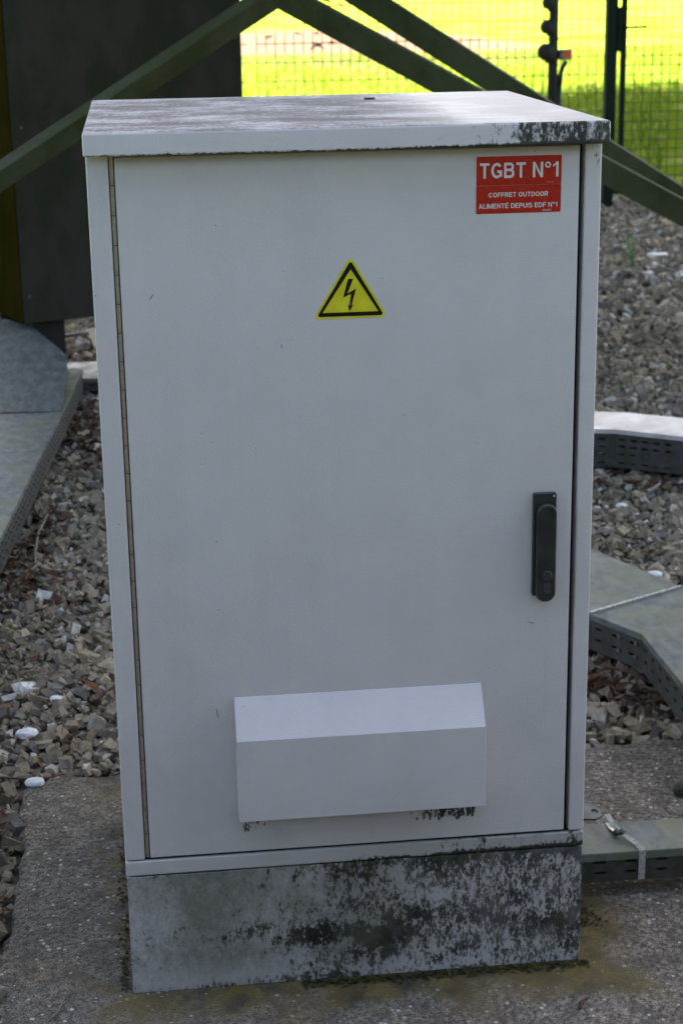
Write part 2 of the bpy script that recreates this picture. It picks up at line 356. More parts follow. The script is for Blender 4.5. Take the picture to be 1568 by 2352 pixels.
# gravel: real stones, one uncountable mass
CUB = np.array([(-1,-1,-1),(1,-1,-1),(1,1,-1),(-1,1,-1),(-1,-1,1),(1,-1,1),(1,1,1),(-1,1,1)], float)*.95      # knocked-about blocks: crushed rock
CUF = np.array([(0,2,1),(0,3,2),(4,5,6),(4,6,7),(0,1,5),(0,5,4),(1,2,6),(1,6,5),(2,3,7),(2,7,6),(3,0,4),(3,4,7)])
def stones(name, regs, mat='gravel_stone'):
    P = []; S = []
    for x0, x1, y0, y1, dens, size in regs:
        n = int((x1-x0)*(y1-y0)*dens); p = np.stack([rng.uniform(x0, x1, n), rng.uniform(y0, y1, n), np.zeros(n)], 1)
        keep = ~((p[:, 0] > SX0-.008) & (p[:, 0] < SX1+.01) & (p[:, 1] > SY0) & (p[:, 1] < SY1+.008)); p = p[keep]
        s = size*np.exp(rng.normal(0, .44, len(p))); s = np.clip(s, size*.4, size*2.3); P.append(p); S.append(s)
    P = np.concatenate(P); S = np.concatenate(S); n = len(P)
    ax = np.stack([rng.uniform(.8, 1.35, n), rng.uniform(.6, 1.0, n), rng.uniform(.4, .75, n)], 1)*S[:, None]*.5
    V = CUB[None]*rng.uniform(.42, 1.12, (n, 8, 3))*ax[:, None, :]
    q = rng.normal(0, 1, (n, 4)); q[:, 1:3] *= .55; q /= np.linalg.norm(q, axis=1, keepdims=True); a, b, c, d = q.T
    Rm = np.stack([np.stack([1-2*(c*c+d*d), 2*(b*c-a*d), 2*(b*d+a*c)], 1), np.stack([2*(b*c+a*d), 1-2*(b*b+d*d), 2*(c*d-a*b)], 1), np.stack([2*(b*d-a*c), 2*(c*d+a*b), 1-2*(b*b+c*c)], 1)], 1)
    V = np.einsum('nij,nkj->nki', Rm, V)
    P[:, 2] = -.026 + rng.uniform(0, .022, n) + S*.12
    V = V + P[:, None, :]
    u = rng.random(n); v = rng.uniform(.6, 1.25, n)[:, None]
    C = np.where((u < .48)[:, None], (.27, .222, .155), np.where((u < .72)[:, None], (.36, .29, .19), np.where((u < .86)[:, None], (.18, .155, .128), np.where((u < .97)[:, None], (.48, .43, .345), (.66, .62, .55)))))*v
    C = np.concatenate([C, np.ones((n, 1))], 1)
    F = CUF[None] + (np.arange(n)*8)[:, None, None]
    o = nmesh(name, V.reshape(-1, 3), F.reshape(-1, 3), mat, np.repeat(C, 8, 0))
    return o
gr = stones('gravel', [(-1.3, 2.4, .82, 2.5, 3900, .0205), (-1.0, -.2, -.6, .86, 3600, .020), (-1.5, 3.3, 2.5, 5.0, 2700, .0235), (-2.0, 5.2, 5.0, 10.2, 1000, .034)])
setp(gr, 'loose grey and tan crushed stone gravel around the slab', 'gravel', kind='stuff')

# ------------------------------------------------------------------ the electrical cabinet
cab = empty('electrical_cabinet', (.375, .32, 0), 'light grey outdoor electrical cabinet with mouldy plinth on concrete slab', 'cabinet')
obj('plinth', B(.001, .749, .001, .632, 0, .2125), 'grey_powder_coat_plinth', cab, bevel=.0016)
obj('base_rail', B(0, .75, 0, .634, .2150, .2410), 'grey_powder_coat_rail', cab, bevel=.0028, seg=3)
obj('seam', B(.006, .744, .006, .62, .2095, .2450), 'black_gap', cab)
bm = B(0, .75, .026, .640, .2430, 1.36); body = obj('body', bm, 'grey_powder_coat_body', cab, bevel=.002)
obj('frame_post', B(0, .0315, 0, .030, .2432, 1.3575), 'grey_powder_coat_body', cab, bevel=.0028, seg=3)
obj('frame_post', B(.7250, .75, 0, .030, .2432, 1.3575), 'grey_powder_coat_body', cab, bevel=.0028, seg=3)
obj('gap_backing', B(.0316, .7249, .0235, .0258, .2440, 1.357), 'black_gap', cab)  # black sheet behind the door, showing in its edge gaps
door = obj('door', B(.0400, .7168, 0, .021, .2458, 1.3545), 'grey_powder_coat_door', cab, bevel=.0022, seg=3)
lid = obj('lid', B(-.002, .752, -.0374, .676, 1.3588, 1.3918), 'grey_powder_coat_lid', cab, bevel=.0035, seg=3)
pl = obj('hole_plug', B(.467, .485, .520, .533, 1.3915, 1.3950), 'grey_plug', lid, bevel=.001)
# piano hinge, one knuckle after another
hg = obj('hinge', T([(.0357, .0035, .2470), (.0357, .0035, 1.3570)], .0017, 8), 'black_gap', cab)
HN = 26; hz = (1.357-.247)/HN; ro_ = None
for i in range(HN):
    z0 = .247+i*hz
    if ro_ is None:
        ro_ = obj('hinge_knuckle', T([(.0357, .0035, z0+.0006), (.0357, .0035, z0+hz-.0006)], .0031, 16), 'stainless', hg, smooth=False)
    else:
        k = ro_.copy(); col.objects.link(k); k.parent = hg; k.location = (0, 0, i*hz)
# ventilation hood
prof = [(0, .516), (-.0015, .516), (-.044, .459), (-.044, .321), (-.0425, .321), (-.0425, .4583), (-.001, .5145)]
bm = bmesh.new(); prism(bm, [(.183, .0-.0003+a, z) for a, z in prof], (.393, 0, 0))
for x in (.183, .5745): prism(bm, [(x, -.0003, .516), (x, -.0437, .4588), (x, -.0437, .3212), (x, -.0003, .3212)], (.0015, 0, 0))
hood = obj('vent_hood', bm, 'grey_powder_coat_plain', cab, bevel=.0022, seg=3)
for f in range(6): obj('vent_slat', B(.20, .56, -.004, -.0012, .335+f*.022, .347+f*.022), 'black_gap', hood)
# swing handle
bm = bmesh.new()
def rrect(x0, x1, z0, z1, r, n=6, only=None):
    pts = []
    for cx_, cz_, a0 in ((x1-r, z1-r, 0), (x0+r, z1-r, 90), (x0+r, z0+r, 180), (x1-r, z0+r, 270)):
        for i in range(n+1): a = R(a0+90*i/n); pts.append((cx_+r*math.cos(a), cz_+r*math.sin(a)))
    return pts
def plate(pts, y0, y1): return prism(bmesh.new(), [(a, y0, b) for a, b in pts], (0, y1-y0, 0))
hb = obj('handle', plate(rrect(.6545, .6905, .6615, .8285, .003), -.0105, -.0003), 'black_plastic', cab, bevel=.0015)
lv = [(x, z) for x, z in rrect(.6580, .6895, .654, .8140, .0155, 10)]
obj('lever', plate(lv, -.022, -.0108), 'black_plastic', hb, bevel=.004, seg=4)
def ringpts(cx_, cz_, r, n=24): return [(cx_+r*math.cos(2*math.pi*i/n), cz_+r*math.sin(2*math.pi*i/n)) for i in range(n)]
lk = obj('lock_cylinder', plate(ringpts(.6752, .6985, .0083), -.0238, -.0222), 'lock_metal', hb, bevel=.0006)
obj('key_socket', plate([(.6702, .6952), (.6802, .6952), (.6772, .7030), (.6732, .7030)], -.0243, -.0239), 'black_gap', hb)
obj('socket_pin', plate([(.6722, .6962), (.6782, .6962), (.6762, .7012), (.6742, .7012)], -.0248, -.0244), 'lock_metal', hb)
obj('dust_cover', plate(rrect(.6703, .6815, .6690, .6870, .004), -.0228, -.0222), 'lock_metal', hb)
obj('maker_mark', plate(rrect(.6850, .6872, .8225, .8255, .0004), -.0110, -.0106), 'white_print', hb)
for (x0, z0, x1, z1) in ((.0818, 1.1500, .0870, 1.1568), (.1545, .4985, .1575, .4830), (.6515, .6150, .6600, .6120), (.2720, 1.0755, .2722, 1.0700)):
    obj('stuck_stalk', T([(x0, -.0004, z0), (x1, -.0004, z1)], .0005, 5), 'red_twig_bark', door)
# red identification labels
lb = empty('x', (0, 0, 0), '', ''); bpy.data.objects.remove(lb)
la = obj('red_label', plate(rrect(.5630, .6894, 1.2994, 1.3414, .0012), -.0006, -.00005), 'red_vinyl', cab); la['label'] = 'red label reading TGBT N°1'
lc = obj('red_label', plate(rrect(.5628, .6892, 1.2586, 1.2990, .0012), -.0006, -.00005), 'red_vinyl', cab); lc['label'] = 'red label reading COFFRET OUTDOOR ALIMENTÉ DEPUIS EDF N°1'
def text(s, x0, x1, zb, cap, parent, mat='white_print', bold=.018):
    cu = bpy.data.curves.new('t', 'FONT'); cu.body = s; cu.size = 1; cu.offset = bold; cu.resolution_u = 4
    to = bpy.data.objects.new('t', cu); col.objects.link(to); bpy.context.view_layer.update()
    me = bpy.data.meshes.new_from_object(to.evaluated_get(bpy.context.evaluated_depsgraph_get()))
    cu2 = bpy.data.curves.new('t2', 'FONT'); cu2.body = 'H'; cu2.size = 1; cu2.offset = bold
    t2 = bpy.data.objects.new('t2', cu2); col.objects.link(t2); bpy.context.view_layer.update()
    hm = bpy.data.meshes.new_from_object(t2.evaluated_get(bpy.context.evaluated_depsgraph_get()))
    ch = max(v.co.y for v in hm.vertices) - min(v.co.y for v in hm.vertices); cb = min(v.co.y for v in hm.vertices)
    mx = min(v.co.x for v in me.vertices); Mx = max(v.co.x for v in me.vertices)
    sx = (x1-x0)/(Mx-mx); sz = cap/ch; off = wloc(parent)
    for v in me.vertices: v.co = Vector((x0+(v.co.x-mx)*sx, -.00085, zb+(v.co.y-cb)*sz)) - off
    bpy.data.objects.remove(to); bpy.data.objects.remove(t2)
    me.name = 'lettering'; me.materials.clear(); me.materials.append(M[mat])
    o = bpy.data.objects.new('lettering', me); col.objects.link(o); o.parent = parent
    return o
def arc(cx_, cy_, rx, ry, a0, a1, n=14): return [(cx_+rx*math.cos(R(a0+(a1-a0)*i/n)), cy_+ry*math.sin(R(a0+(a1-a0)*i/n))) for i in range(n+1)]
def glyph(c, s):
    """bold grotesque capital on cap height 1: (width, strokes, polygons); s = half stroke"""
    t = 1-s; m = .53
    if c == ' ': return .24, [], []
    if c == 'T': return .66, [[(0, t), (.66, t)], [(.33, 0), (.33, 1-2*s)]], []
    if c in 'CG':
        w_ = .76; r = [arc(.39, .5, .39-s, .5-s, 38, 322 if c == 'C' else 312, 24)]
        if c == 'G': r.append([(w_-s-.01, .10), (w_-s-.01, .50-s+.02), (.42, .50-s+.02)])
        return w_, r, []
    if c == 'O': return .80, [arc(.40, .5, .40-s, .5-s, 0, 360, 32)], []
    if c == '°': return .42, 'ring', []
    if c == 'B': return .72, [[(s, 0), (s, 1)], [(2*s, t), (.42, t)]+arc(.42, (t+m)/2, .25-s+.02, (t-m)/2, 90, -90)[1:]+[(2*s, m)], [(.42, m)]+arc(.44, (m+s)/2, .28-s, (m-s)/2, 90, -90)[1:]+[(2*s, s)]], []
    if c == 'P': return .68, [[(s, 0), (s, 1)], [(2*s, t), (.40, t)]+arc(.40, (t+.46)/2, .28-s, (t-.46)/2, 90, -90)[1:]+[(2*s, .46)]], []
    if c == 'R': return .74, [[(s, 0), (s, 1)], [(2*s, t), (.42, t)]+arc(.42, (t+.48)/2, .28-s, (t-.48)/2, 90, -90)[1:]+[(2*s, .48)]], [[(.74, 0), (.74-2.4*s, 0), (.40-s, .48-s), (.40+s*1.5, .48-s)]]
    if c == 'D': return .74, [[(s, 0), (s, 1)], [(2*s, t), (.34, t)]+arc(.34, .5, .40-s, .5-s, 90, -90, 18)[1:]+[(2*s, s)]], []
    if c == 'U': return .72, [[(s, 1), (s, .36)]+arc(.36, .36, .36-s, .36-s, 180, 360, 16)[1:]+[(.72-s, 1)]], []
    if c in 'EÉ':
        r = [[(s, 0), (s, 1)], [(2*s, t), (.64, t)], [(2*s, .52), (.60, .52)], [(2*s, s), (.66, s)]]
        return .66, r, ([[(.26, 1.06), (.36, 1.06), (.52, 1.22), (.34, 1.22)]] if c == 'É' else [])
    if c == 'F': return .60, [[(s, 0), (s, 1)], [(2*s, t), (.60, t)], [(2*s, .50), (.54, .50)]], []
    if c == 'L': return .58, [[(s, 0), (s, 1)], [(2*s, s), (.58, s)]], []
    if c == 'I': return 2*s, [[(s, 0), (s, 1)]], []
    if c == 'N': return .72, [[(s, 0), (s, 1)], [(.72-s, 0), (.72-s, 1)]], [[(2*s, 1), (2*s-.04, .82), (.72-2*s, 0), (.72-2*s+.04, .18)][::-1]]
    if c == 'M': return .84, [[(s, 0), (s, 1)], [(.84-s, 0), (.84-s, 1)]], [[(2*s, 1), (2*s, .62), (.42-s*.9, 0), (.42, 0), (.42, .24)], [(.84-2*s, 1), (.84-2*s, .62), (.42+s*.9, 0), (.42, 0), (.42, .24)]]
    if c == 'A': return .74, [[(.20, .28), (.54, .28)]], [[(0, 0), (2.1*s, 0), (.37+.02, 1), (.37-s*1.1, 1)], [(.74, 0), (.74-2.1*s, 0), (.37-.02, 1), (.37+s*1.1, 1)]]
    if c == 'S': return .68, [arc(.34, .735, .33-s, .265-s, 15, 262, 14)+arc(.34, .28, .34-s, .28-s+.02, 82, -165, 14)], []
    if c == '1': return .40, [[(.40-s, 0), (.40-s, 1)]], [[(.40-2*s, 1), (.40-2*s, .80), (.02, .64), (.02, .80), (.16, .86)]]
def lettering(st_, x0, x1, zb, cap, parent, s=.085, gap=.13):
    bm = bmesh.new(); ad = 0; G_ = []
    for ch in st_: w_, a, b = glyph(ch, s); G_.append((ad, a, b)); ad += w_+gap
    sx = (x1-x0)/(ad-gap); yk = 0
    def V(p, o_): return bm.verts.new((x0+(o_+p[0])*sx, -.00075-.000012*yk, zb+p[1]*cap))
    for o_, strokes, polys in G_:
        yk = 0
        if strokes == 'ring':
            ra = [V(p, o_) for p in arc(.21, .80, .20, .20, 0, 345, 23)]; rb = [V(p, o_) for p in arc(.21, .80, .105, .105, 0, 345, 23)]
            for i in range(24): bm.faces.new((ra[i], ra[(i+1) % 24], rb[(i+1) % 24], rb[i]))
            continue
        for L in strokes:
            L = [Vector(p) for p in L]; closed = (L[0]-L[-1]).length < 1e-4; la_ = []; lb_ = []; n = len(L)
            for i in range(n):
                p = L[i]; q0 = L[i-1] if i else (L[-2] if closed else None); q1 = L[i+1] if i < n-1 else (L[1] if closed else None)
                d0 = (p-q0).normalized() if q0 is not None else (q1-p).normalized(); d1 = (q1-p).normalized() if q1 is not None else d0
                n0 = Vector((-d0.y, d0.x)); n1 = Vector((-d1.y, d1.x)); mt = (n0+n1).normalized(); k = s/max(.4, mt.dot(n0)); la_.append(V(p+mt*k, o_)); lb_.append(V(p-mt*k, o_))
            for i in range(n-1): bm.faces.new((la_[i], la_[i+1], lb_[i+1], lb_[i]))
            yk += 1
        for P_ in polys: bm.faces.new([V(p, o_) for p in P_]); yk += 1
    return obj('lettering', bm, 'white_print', parent)
lettering('TGBT N°1', .5680, .6848, 1.3098, .0222, la)
text('GVS29', .6674, .6778, 1.3016, .0024, la, 'pale_print', .0)
lettering('COFFRET OUTDOOR', .5813, .6700, 1.2824, .0067, lc, .08)
lettering('ALIMENTÉ DEPUIS EDF N°1', .5668, .6840, 1.2661, .0070, lc, .08)
text('GS2076', .6615, .6748, 1.2603, .0027, lc, 'white_print', .0)
# electricity warning triangle
def rtri(a, b, c, r, n=6):
    P3 = [Vector((*p, 0)) for p in (a, b, c)]; res = []
    for i in range(3):
        p, q, s = P3[i], P3[i-1], P3[(i+1) % 3]; u, v = (q-p).normalized(), (s-p).normalized()
        half = u.angle(v)/2; dd = r/math.tan(half); o_ = p+(u+v).normalized()*(r/math.sin(half)); s0 = p+u*dd-o_; e0 = p+v*dd-o_
        ang = s0.angle(e0); ax = s0.cross(e0).normalized()
        for k in range(n+1): w_ = Matrix.Rotation(ang*k/n, 3, ax) @ s0 + o_; res.append((w_.x, w_.y))
    return res
tb = rtri((.3765, 1.2035), (.3195, 1.1110), (.4310, 1.1110), .0050)
ws = obj('warning_sign', plate(tb, -.0005, -.00005), 'yellow_vinyl', cab); ws['label'] = 'yellow triangular high voltage warning sticker'
o3 = rtri((.3765, 1.1968), (.3252, 1.1142), (.4253, 1.1142), .0028); i3 = rtri((.3765, 1.1838), (.3338, 1.1202), (.4170, 1.1202), .0002)
bm = bmesh.new(); va = [bm.verts.new((x, -.0008, z)) for x, z in o3]; vb = [bm.verts.new((x, -.0008, z)) for x, z in i3]
for i in range(len(va)): bm.faces.new((va[i], va[(i+1) % len(va)], vb[(i+1) % len(va)], vb[i]))
obj('black_border', bm, 'black_print', ws)
BP = [(750,452),(832,450),(740,682),(877,602),(803,872),(838,852),(770,965),(747,845),(775,875),(797,685),(675,748)]
pts = [ony(1200+a/3.92, 1000+b/3.92, 0) for a, b in BP]; bm = bmesh.new(); bm.faces.new([bm.verts.new((p.x, -.0008, p.z)) for p in pts])
obj('lightning_bolt', bm, 'black_print', ws)
# lifting lug on the right side of the base
bm = bmesh.new(); lp = [(.751, .470), (.872, .465), (.890, .452), (.898, .428), (.893, .405), (.878, .393), (.862, .396), (.751, .412)]
hp = [(.8835+.0068*math.cos(R(360-a)), .4235+.0105*math.sin(R(360-a))) for a in range(0, 360, 30)]
ed = []
for L in (lp, hp):
    vv = [bm.verts.new((x, y, .052)) for x, y in L]
    for i in range(len(vv)): ed.append(bm.edges.new((vv[i], vv[(i+1) % len(vv)])))
bmesh.ops.triangle_fill(bm, use_beauty=True, edges=ed)
ge = bmesh.ops.extrude_face_region(bm, geom=bm.faces[:]); bmesh.ops.translate(bm, vec=(0, 0, .004), verts=[v for v in ge['geom'] if isinstance(v, bmesh.types.BMVert)])
obj('mounting_lug', bm, 'galvanised_clean', cab)
obj('lug_bracket', B(.7505, .757, .414, .466, .0, .0515), 'red_twig_bark', cab)

# ------------------------------------------------------------------ cable trays
def perf(bm, p0, p1, z0, z1, rows, pitch=.056, sl=.021, sh=.006, start=.02):
    """sheet from p0 to p1 with real slots"""
    p0, p1 = Vector((p0[0], p0[1], 0)), Vector((p1[0], p1[1], 0)); L = (p1-p0).length; d = (p1-p0)/L
    zs = sorted({z0, z1, *[r-sh/2 for r in rows], *[r+sh/2 for r in rows]}); ss = [0.0]; s = start
    while s+sl < L-.008: ss += [s, s+sl]; s += pitch
    ss.append(L); V = {}
    def v(i, j):
        if (i, j) not in V: q = p0+d*ss[i]; V[i, j] = bm.verts.new((q.x, q.y, zs[j]))
        return V[i, j]
    for i in range(len(ss)-1):
        for j in range(len(zs)-1):
            if i % 2 == 1 and any(abs((zs[j]+zs[j+1])/2-r) < sh/2 for r in rows): continue
            bm.faces.new((v(i, j), v(i+1, j), v(i+1, j+1), v(i, j+1)))
def solid(o, t, off=-1):
    m = o.modifiers.new('thick', 'SOLIDIFY'); m.thickness = t; m.offset = off; return o
def tray(label, A, Bp, z0, z1, rows, mats=('galvanised_cover', 'galvanised_side'), seams=None, pitch=.056, sl=.021, sh=.006, group=None, cover=True, start=.02):
    """A / Bp: the two top edges as point lists; one cover per segment"""
    A = [Vector((p[0], p[1], 0)) for p in A]; Bp = [Vector((p[0], p[1], 0)) for p in Bp]
    c0 = (A[0]+Bp[0])/2; root = empty('cable_tray', (c0.x, c0.y, 0), label, 'cable tray', group)
    for i in range(len(A)-1):
        for E_ in (A, Bp):
            bm = bmesh.new(); perf(bm, E_[i], E_[i+1], z0, z1-.003, rows, pitch, sl, sh, start); solid(obj('side_rail', bm, mats[1], root), .0018)
        q = [A[i], A[i+1], Bp[i+1], Bp[i]]
        ins = (q[0]+q[1]+q[2]+q[3])/4
        obj('base', prism(bmesh.new(), [(*(p+(ins-p).normalized()*.004).to_2d(), z0) for p in q], (0, 0, .002)), mats[1], root)
        if cover:
            k = .0035*(i % 2); n1 = (A[i]-Bp[i]).normalized()*.003; n2 = (A[i+1]-Bp[i+1]).normalized()*.003
            ca, cb, cc, cdv = A[i]+n1, A[i+1]+n2, Bp[i+1]-n2, Bp[i]-n1; e = (cb-ca).normalized()*(.0015 if seams is None or i in seams else 0); e2 = (cc-cdv).normalized()*(.0015 if seams is None or i in seams else 0)
            f = (cb-ca).normalized()*(.0015 if seams is None or i+1 in seams else 0); f2 = (cc-cdv).normalized()*(.0015 if seams is None or i+1 in seams else 0)
            bm = bmesh.new(); prism(bm, [((ca+e).x, (ca+e).y, z1+k*0), ((cb-f).x, (cb-f).y, z1), ((cc-f2).x, (cc-f2).y, z1), ((cdv+e2).x, (cdv+e2).y, z1)], (0, 0, -.0018))
            for u, v in ((ca+e, cb-f), (cdv+e2, cc-f2)):
                nn = (u - (cdv if u is not None and (u-ca).length < (u-cdv).length else ca)); nn = nn.normalized()*.0016
                prism(bm, [(u.x, u.y, z1-.001), (v.x, v.y, z1-.001), (v.x+nn.x, v.y+nn.y, z1-.001), (u.x+nn.x, u.y+nn.y, z1-.001)], (0, 0, -.014))
            obj('cover', bm, mats[0], root)
    return root
def foot(root, x, y, z): obj('foot', B(x-.02, x+.02, y-.045, y+.045, 0, z-.0005), 'galvanised_side', root)

# tray entering the cabinet, with its steel band clamp
t1 = tray('short galvanised cable tray with steel band clamp entering the cabinet side', [(.7515, .196), (1.75, .190)], [(.7515, .302), (1.75, .298)], .034, .092, (.052, .073), pitch=.0565, sl=.0205, sh=.0055, start=.072)
for x in (1.16, 1.6): foot(t1, x, .247, .034)
def band(bm, pts, wv, t=.0012):
    wv = Vector(wv)
    for a, b in zip(pts, pts[1:]):
        a, b = Vector(a), Vector(b); n = (b-a).cross(wv).normalized()*t
        vs_ = [a-wv, b-wv, b+wv, a+wv]; prism(bm, vs_, n)
bm = bmesh.new(); cx_ = .9075
band(bm, [(cx_+.002, .1895, .036), (cx_+.002, .1895, .0935), (cx_-.001, .205, .0965), (cx_-.012, .232, .0985), (cx_-.026, .252, .1005)], (.0062, 0, 0))
band(bm, [(cx_-.026, .252, .1005), (cx_-.030, .280, .0945), (cx_-.030, .3055, .0935), (cx_-.030, .3055, .036)], (.0062, 0, 0))
bnd = obj('band_clamp', bm, 'bright_steel', t1)
bm = bmesh.new(); band(bm, [(cx_-.0245, .2455, .1035), (cx_-.0335, .272, .112), (cx_-.0375, .289, .119)], (.0055, 0, 0)); obj('band_tail', bm, 'bright_steel', bnd)
bm = bmesh.new()
for s in (-1, 1): tube(bm, [(cx_-.026+s*.005-.004, .2455, .0985), (cx_-.026+s*.005+.004, .2465, .108)], .0055, 10)
obj('buckle', bm, 'lock_metal', bnd, smooth=True)
# wide elbow tray behind the cabinet
dA = Vector((1.106, 1.313)) + Vector((-.40, .924))*1.25; dB = Vector((1.366, 1.478)) + Vector((-.40, .924))*1.25
t2 = tray('wide green-stained galvanised cable tray bending past the right side of the cabinet', [dA, (1.104, 1.318), (1.190, 1.166), (1.196, .60)], [dB, (1.373, 1.468), (1.486, 1.270), (1.494, .60)], .03, .12, (.060, .088), seams={0, 1, 3}, pitch=.056, sl=.019, sh=.006)
bm = bmesh.new(); a, b = Vector((1.103, 1.319, 0)), Vector((1.374, 1.469, 0)); u = (b-a).normalized(); n_ = Vector((-u.y, u.x, 0))
prism(bm, [(*(a-n_*.003).to_2d(), .1206), (*(b-n_*.003).to_2d(), .1206), (*(b+n_*.005).to_2d(), .1206), (*(a+n_*.005).to_2d(), .1206)], (0, 0, .0035)); obj('cover_edge', bm, 'bright_steel', t2)
dd = Vector((.086, -.152, 0)).normalized(); nn = Vector((dd.y, -dd.x, 0))
if nn.x > 0: nn = -nn
for s, z in ((.10, .092), (.10, .058), (.155, .092), (.155, .058)):
    p = Vector((1.104, 1.318, z))+dd*s; obj('bolt', T([p, p+nn*.006], .0055, 6), 'galvanised_clean', t2)
foot(t2, 1.30, 1.0, .03); foot(t2, 1.05, 1.75, .03)
# far right tray with four rows of slots
t3 = tray('glare-pale topped curved cable tray with rows of slots on the gravel right of cabinet', [(.75, 3.02), (1.537, 2.950), (1.603, 2.932), (1.79, 2.802), (2.5, 2.22)], [(.78, 3.25), (1.598, 3.177), (1.692, 3.150), (1.90, 3.010), (2.66, 2.40)], .02, .15, (.036, .067, .092, .116), ('galvanised_glare', 'galvanised_side'), seams={0, 4}, pitch=.039, sl=.022, sh=.007, start=.012)
# left tray
LA = [(-.185, 4.36), (-.238, 3.65), (-.284, 3.085), (-.352, 2.22), (-.452, 1.0), (-.56, -.4)]
LB = [(x-.30, y+.022) for x, y in LA]
t4 = tray('long galvanised cable tray running along the left edge of the gravel', LA, LB, .022, .12, (.048, .072, .096), pitch=.05, sl=.018, sh=.006)
# its raised elbow cover under the dark box
p0 = Vector((-.24, 3.64, .1235)); nrm = Vector((.02, -math.sin(R(13)), math.cos(R(13)))).normalized()
poly = [onp(x, y, p0, nrm) for x, y in ((-190, 1650), (244, 1645), (254, 1540), (267, 1424), (254, 1409), (137, 1311), (29, 1277), (-190, 1262))]
bm = prism(bmesh.new(), poly, nrm*-.002)
for a, b in ((1, 2), (2, 3), (3, 4), (4, 5)):
    prism(bm, [poly[a]-nrm*.0025, poly[b]-nrm*.0025, poly[b]-nrm*.03, poly[a]-nrm*.03], (.002, .001, 0))
obj('raised_cover', bm, 'galvanised_clean', t4)
obj('cover_support', B(-.72, -.66, 3.9, 3.95, 0, .15), 'galvanised_side', t4)
# crossing tray in a sun fleck, black pipe and a leaning sheet behind
t5 = tray('pale cable tray crossing behind the left tray beyond the cabinet', [(-.46, 4.42), (1.1, 4.42)], [(-.46, 4.74), (1.1, 4.74)], .012, .065, (.035,), ('galvanised_cover', 'galvanised_side'))
a, b = onz(150, 1366, .03), onz(480, 1312, .03); o = obj('conduit', T([a, (a*2+b)/3+Vector((0, 0, .004)), b], .0085, 10), 'black_cable', None, True, origin=a)
setp(o, 'thin black conduit lying on the gravel behind the dark box foot', 'conduit')
pa, pb, pc, pd = onz(350, 1318, .06), onz(384, 1410, .0), onz(470, 1400, .0), onz(440, 1312, .06)
o = obj('metal_sheet', prism(bmesh.new(), [pa, pb, pc, pd], (0, 0, .004)), 'galvanised_side', None, origin=pb)
setp(o, 'bluish metal sheet lying beside the black conduit behind the cabinet', 'metal sheet')
# post with grey cap at the right border of the slab
q = onz(2742, 3320, 0); pr = empty('pipe_stub', (q.x, q.y, 0), 'dark pipe stub at the right edge of the slab behind the clamped tray', 'pipe')
obj('pipe', T([(q.x, q.y, 0), (q.x, q.y, .085)], .008, 14), 'black_cable', pr, True)
q2 = onz(2724, 3178, .0); bm = sphere(bmesh.new(), Vector((q2.x, q2.y, .012)), .019, 1, 1, 1.1); obj('cap', bm, 'galvanised_side', pr, True)
# ------------------------------------------------------------------ dark equipment box on the left
a_ = R(22); fd = Vector((math.cos(a_), math.sin(a_), 0)); bd = Vector((-math.sin(a_), math.cos(a_), 0))
c0 = ony(100, 1297, 4.3); nf = Vector((math.sin(a_), -math.cos(a_), 0)); e0 = onp(967, 250, c0, nf); wbox = (e0-c0).dot(fd); zb = c0.z
bx = empty('equipment_box', (c0.x, c0.y, 0), 'tall dark weathered equipment box on feet behind the left tray', 'equipment box')
def slab_on(p, d1, l1, d2, l2, z0, z1): return prism(bmesh.new(), [Vector((p.x, p.y, z0)), Vector((p.x, p.y, z0))+d1*l1, Vector((p.x, p.y, z0))+d1*l1+d2*l2, Vector((p.x, p.y, z0))+d2*l2], (0, 0, z1-z0))
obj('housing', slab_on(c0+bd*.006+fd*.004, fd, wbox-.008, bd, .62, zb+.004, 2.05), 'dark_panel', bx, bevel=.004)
obj('side_panel', slab_on(c0-fd*.004+bd*.004, fd, .005, bd, .62, zb, 2.05), 'lawn_lit_side', bx); obj('front_panel', slab_on(c0, fd, wbox, bd, .005, zb, 2.05), 'dark_panel', bx, bevel=.0015)
for x, y in ((86, 510), (120, 1188), (940, 150)):
    p = onp(x, y, c0, nf); obj('screw', T([p, p+nf*.004], .0065, 10), 'galvanised_side', bx)
for s in (.05, wbox-.20):
    for t in (.05, .45): obj('foot', slab_on(c0+fd*s+bd*t, fd, .13, bd, .12, 0, zb+.004), 'dark_pipe', bx)

# ------------------------------------------------------------------ lattice tower base: angle-iron braces
tw = empty('lattice_tower', (1.0, 3.9, 0), 'weathered angle iron tower bracing forming a peak behind the cabinet', 'tower')
def angle(name, f0, f1, Y, h, hu, back=.045, mat='weathered_steel', t=.007, ext=(0, 0)):
    """rotated L profile: the ridge runs along f0-f1, one flange slants down and back, the other up and back"""
    a, b = ony(*f0, Y), ony(*f1, Y); u = (b-a).normalized(); a = a-u*ext[0]; b = b+u*ext[1]
    n = Vector((0, 1, 0)); dn = u.cross(n).normalized()
    if dn.z > 0: dn = -dn
    bm = bmesh.new(); v1 = dn*h+n*back; v2 = -dn*hu+n*.06
    prism(bm, [a, b, b+v1, a+v1], u.cross(v1).normalized()*(t if u.cross(v1).y > 0 else -t))
    prism(bm, [a+n*.0015, b+n*.0015, b+n*.0015+v2, a+n*.0015+v2], u.cross(v2).normalized()*(t if u.cross(v2).y > 0 else -t))
    return obj(name, bm, mat, tw)
angle('brace', (0, 686), (1000, 22), 3.8, .064, .030, ext=(.55, .20))
angle('brace', (1256, 0), (1900, 350), 3.8, .085, .010, ext=(.16, 1.75))
angle('brace', (1560, 0), (2192, 405), 4.15, .090, .010, .02, ext=(.62, 1.65))
pk = ony(1112, -60, 3.8)
obj('gusset_plate', B(pk.x-.12, pk.x+.12, 3.79, 3.798, pk.z-.02, pk.z+.16), 'weathered_steel', tw)
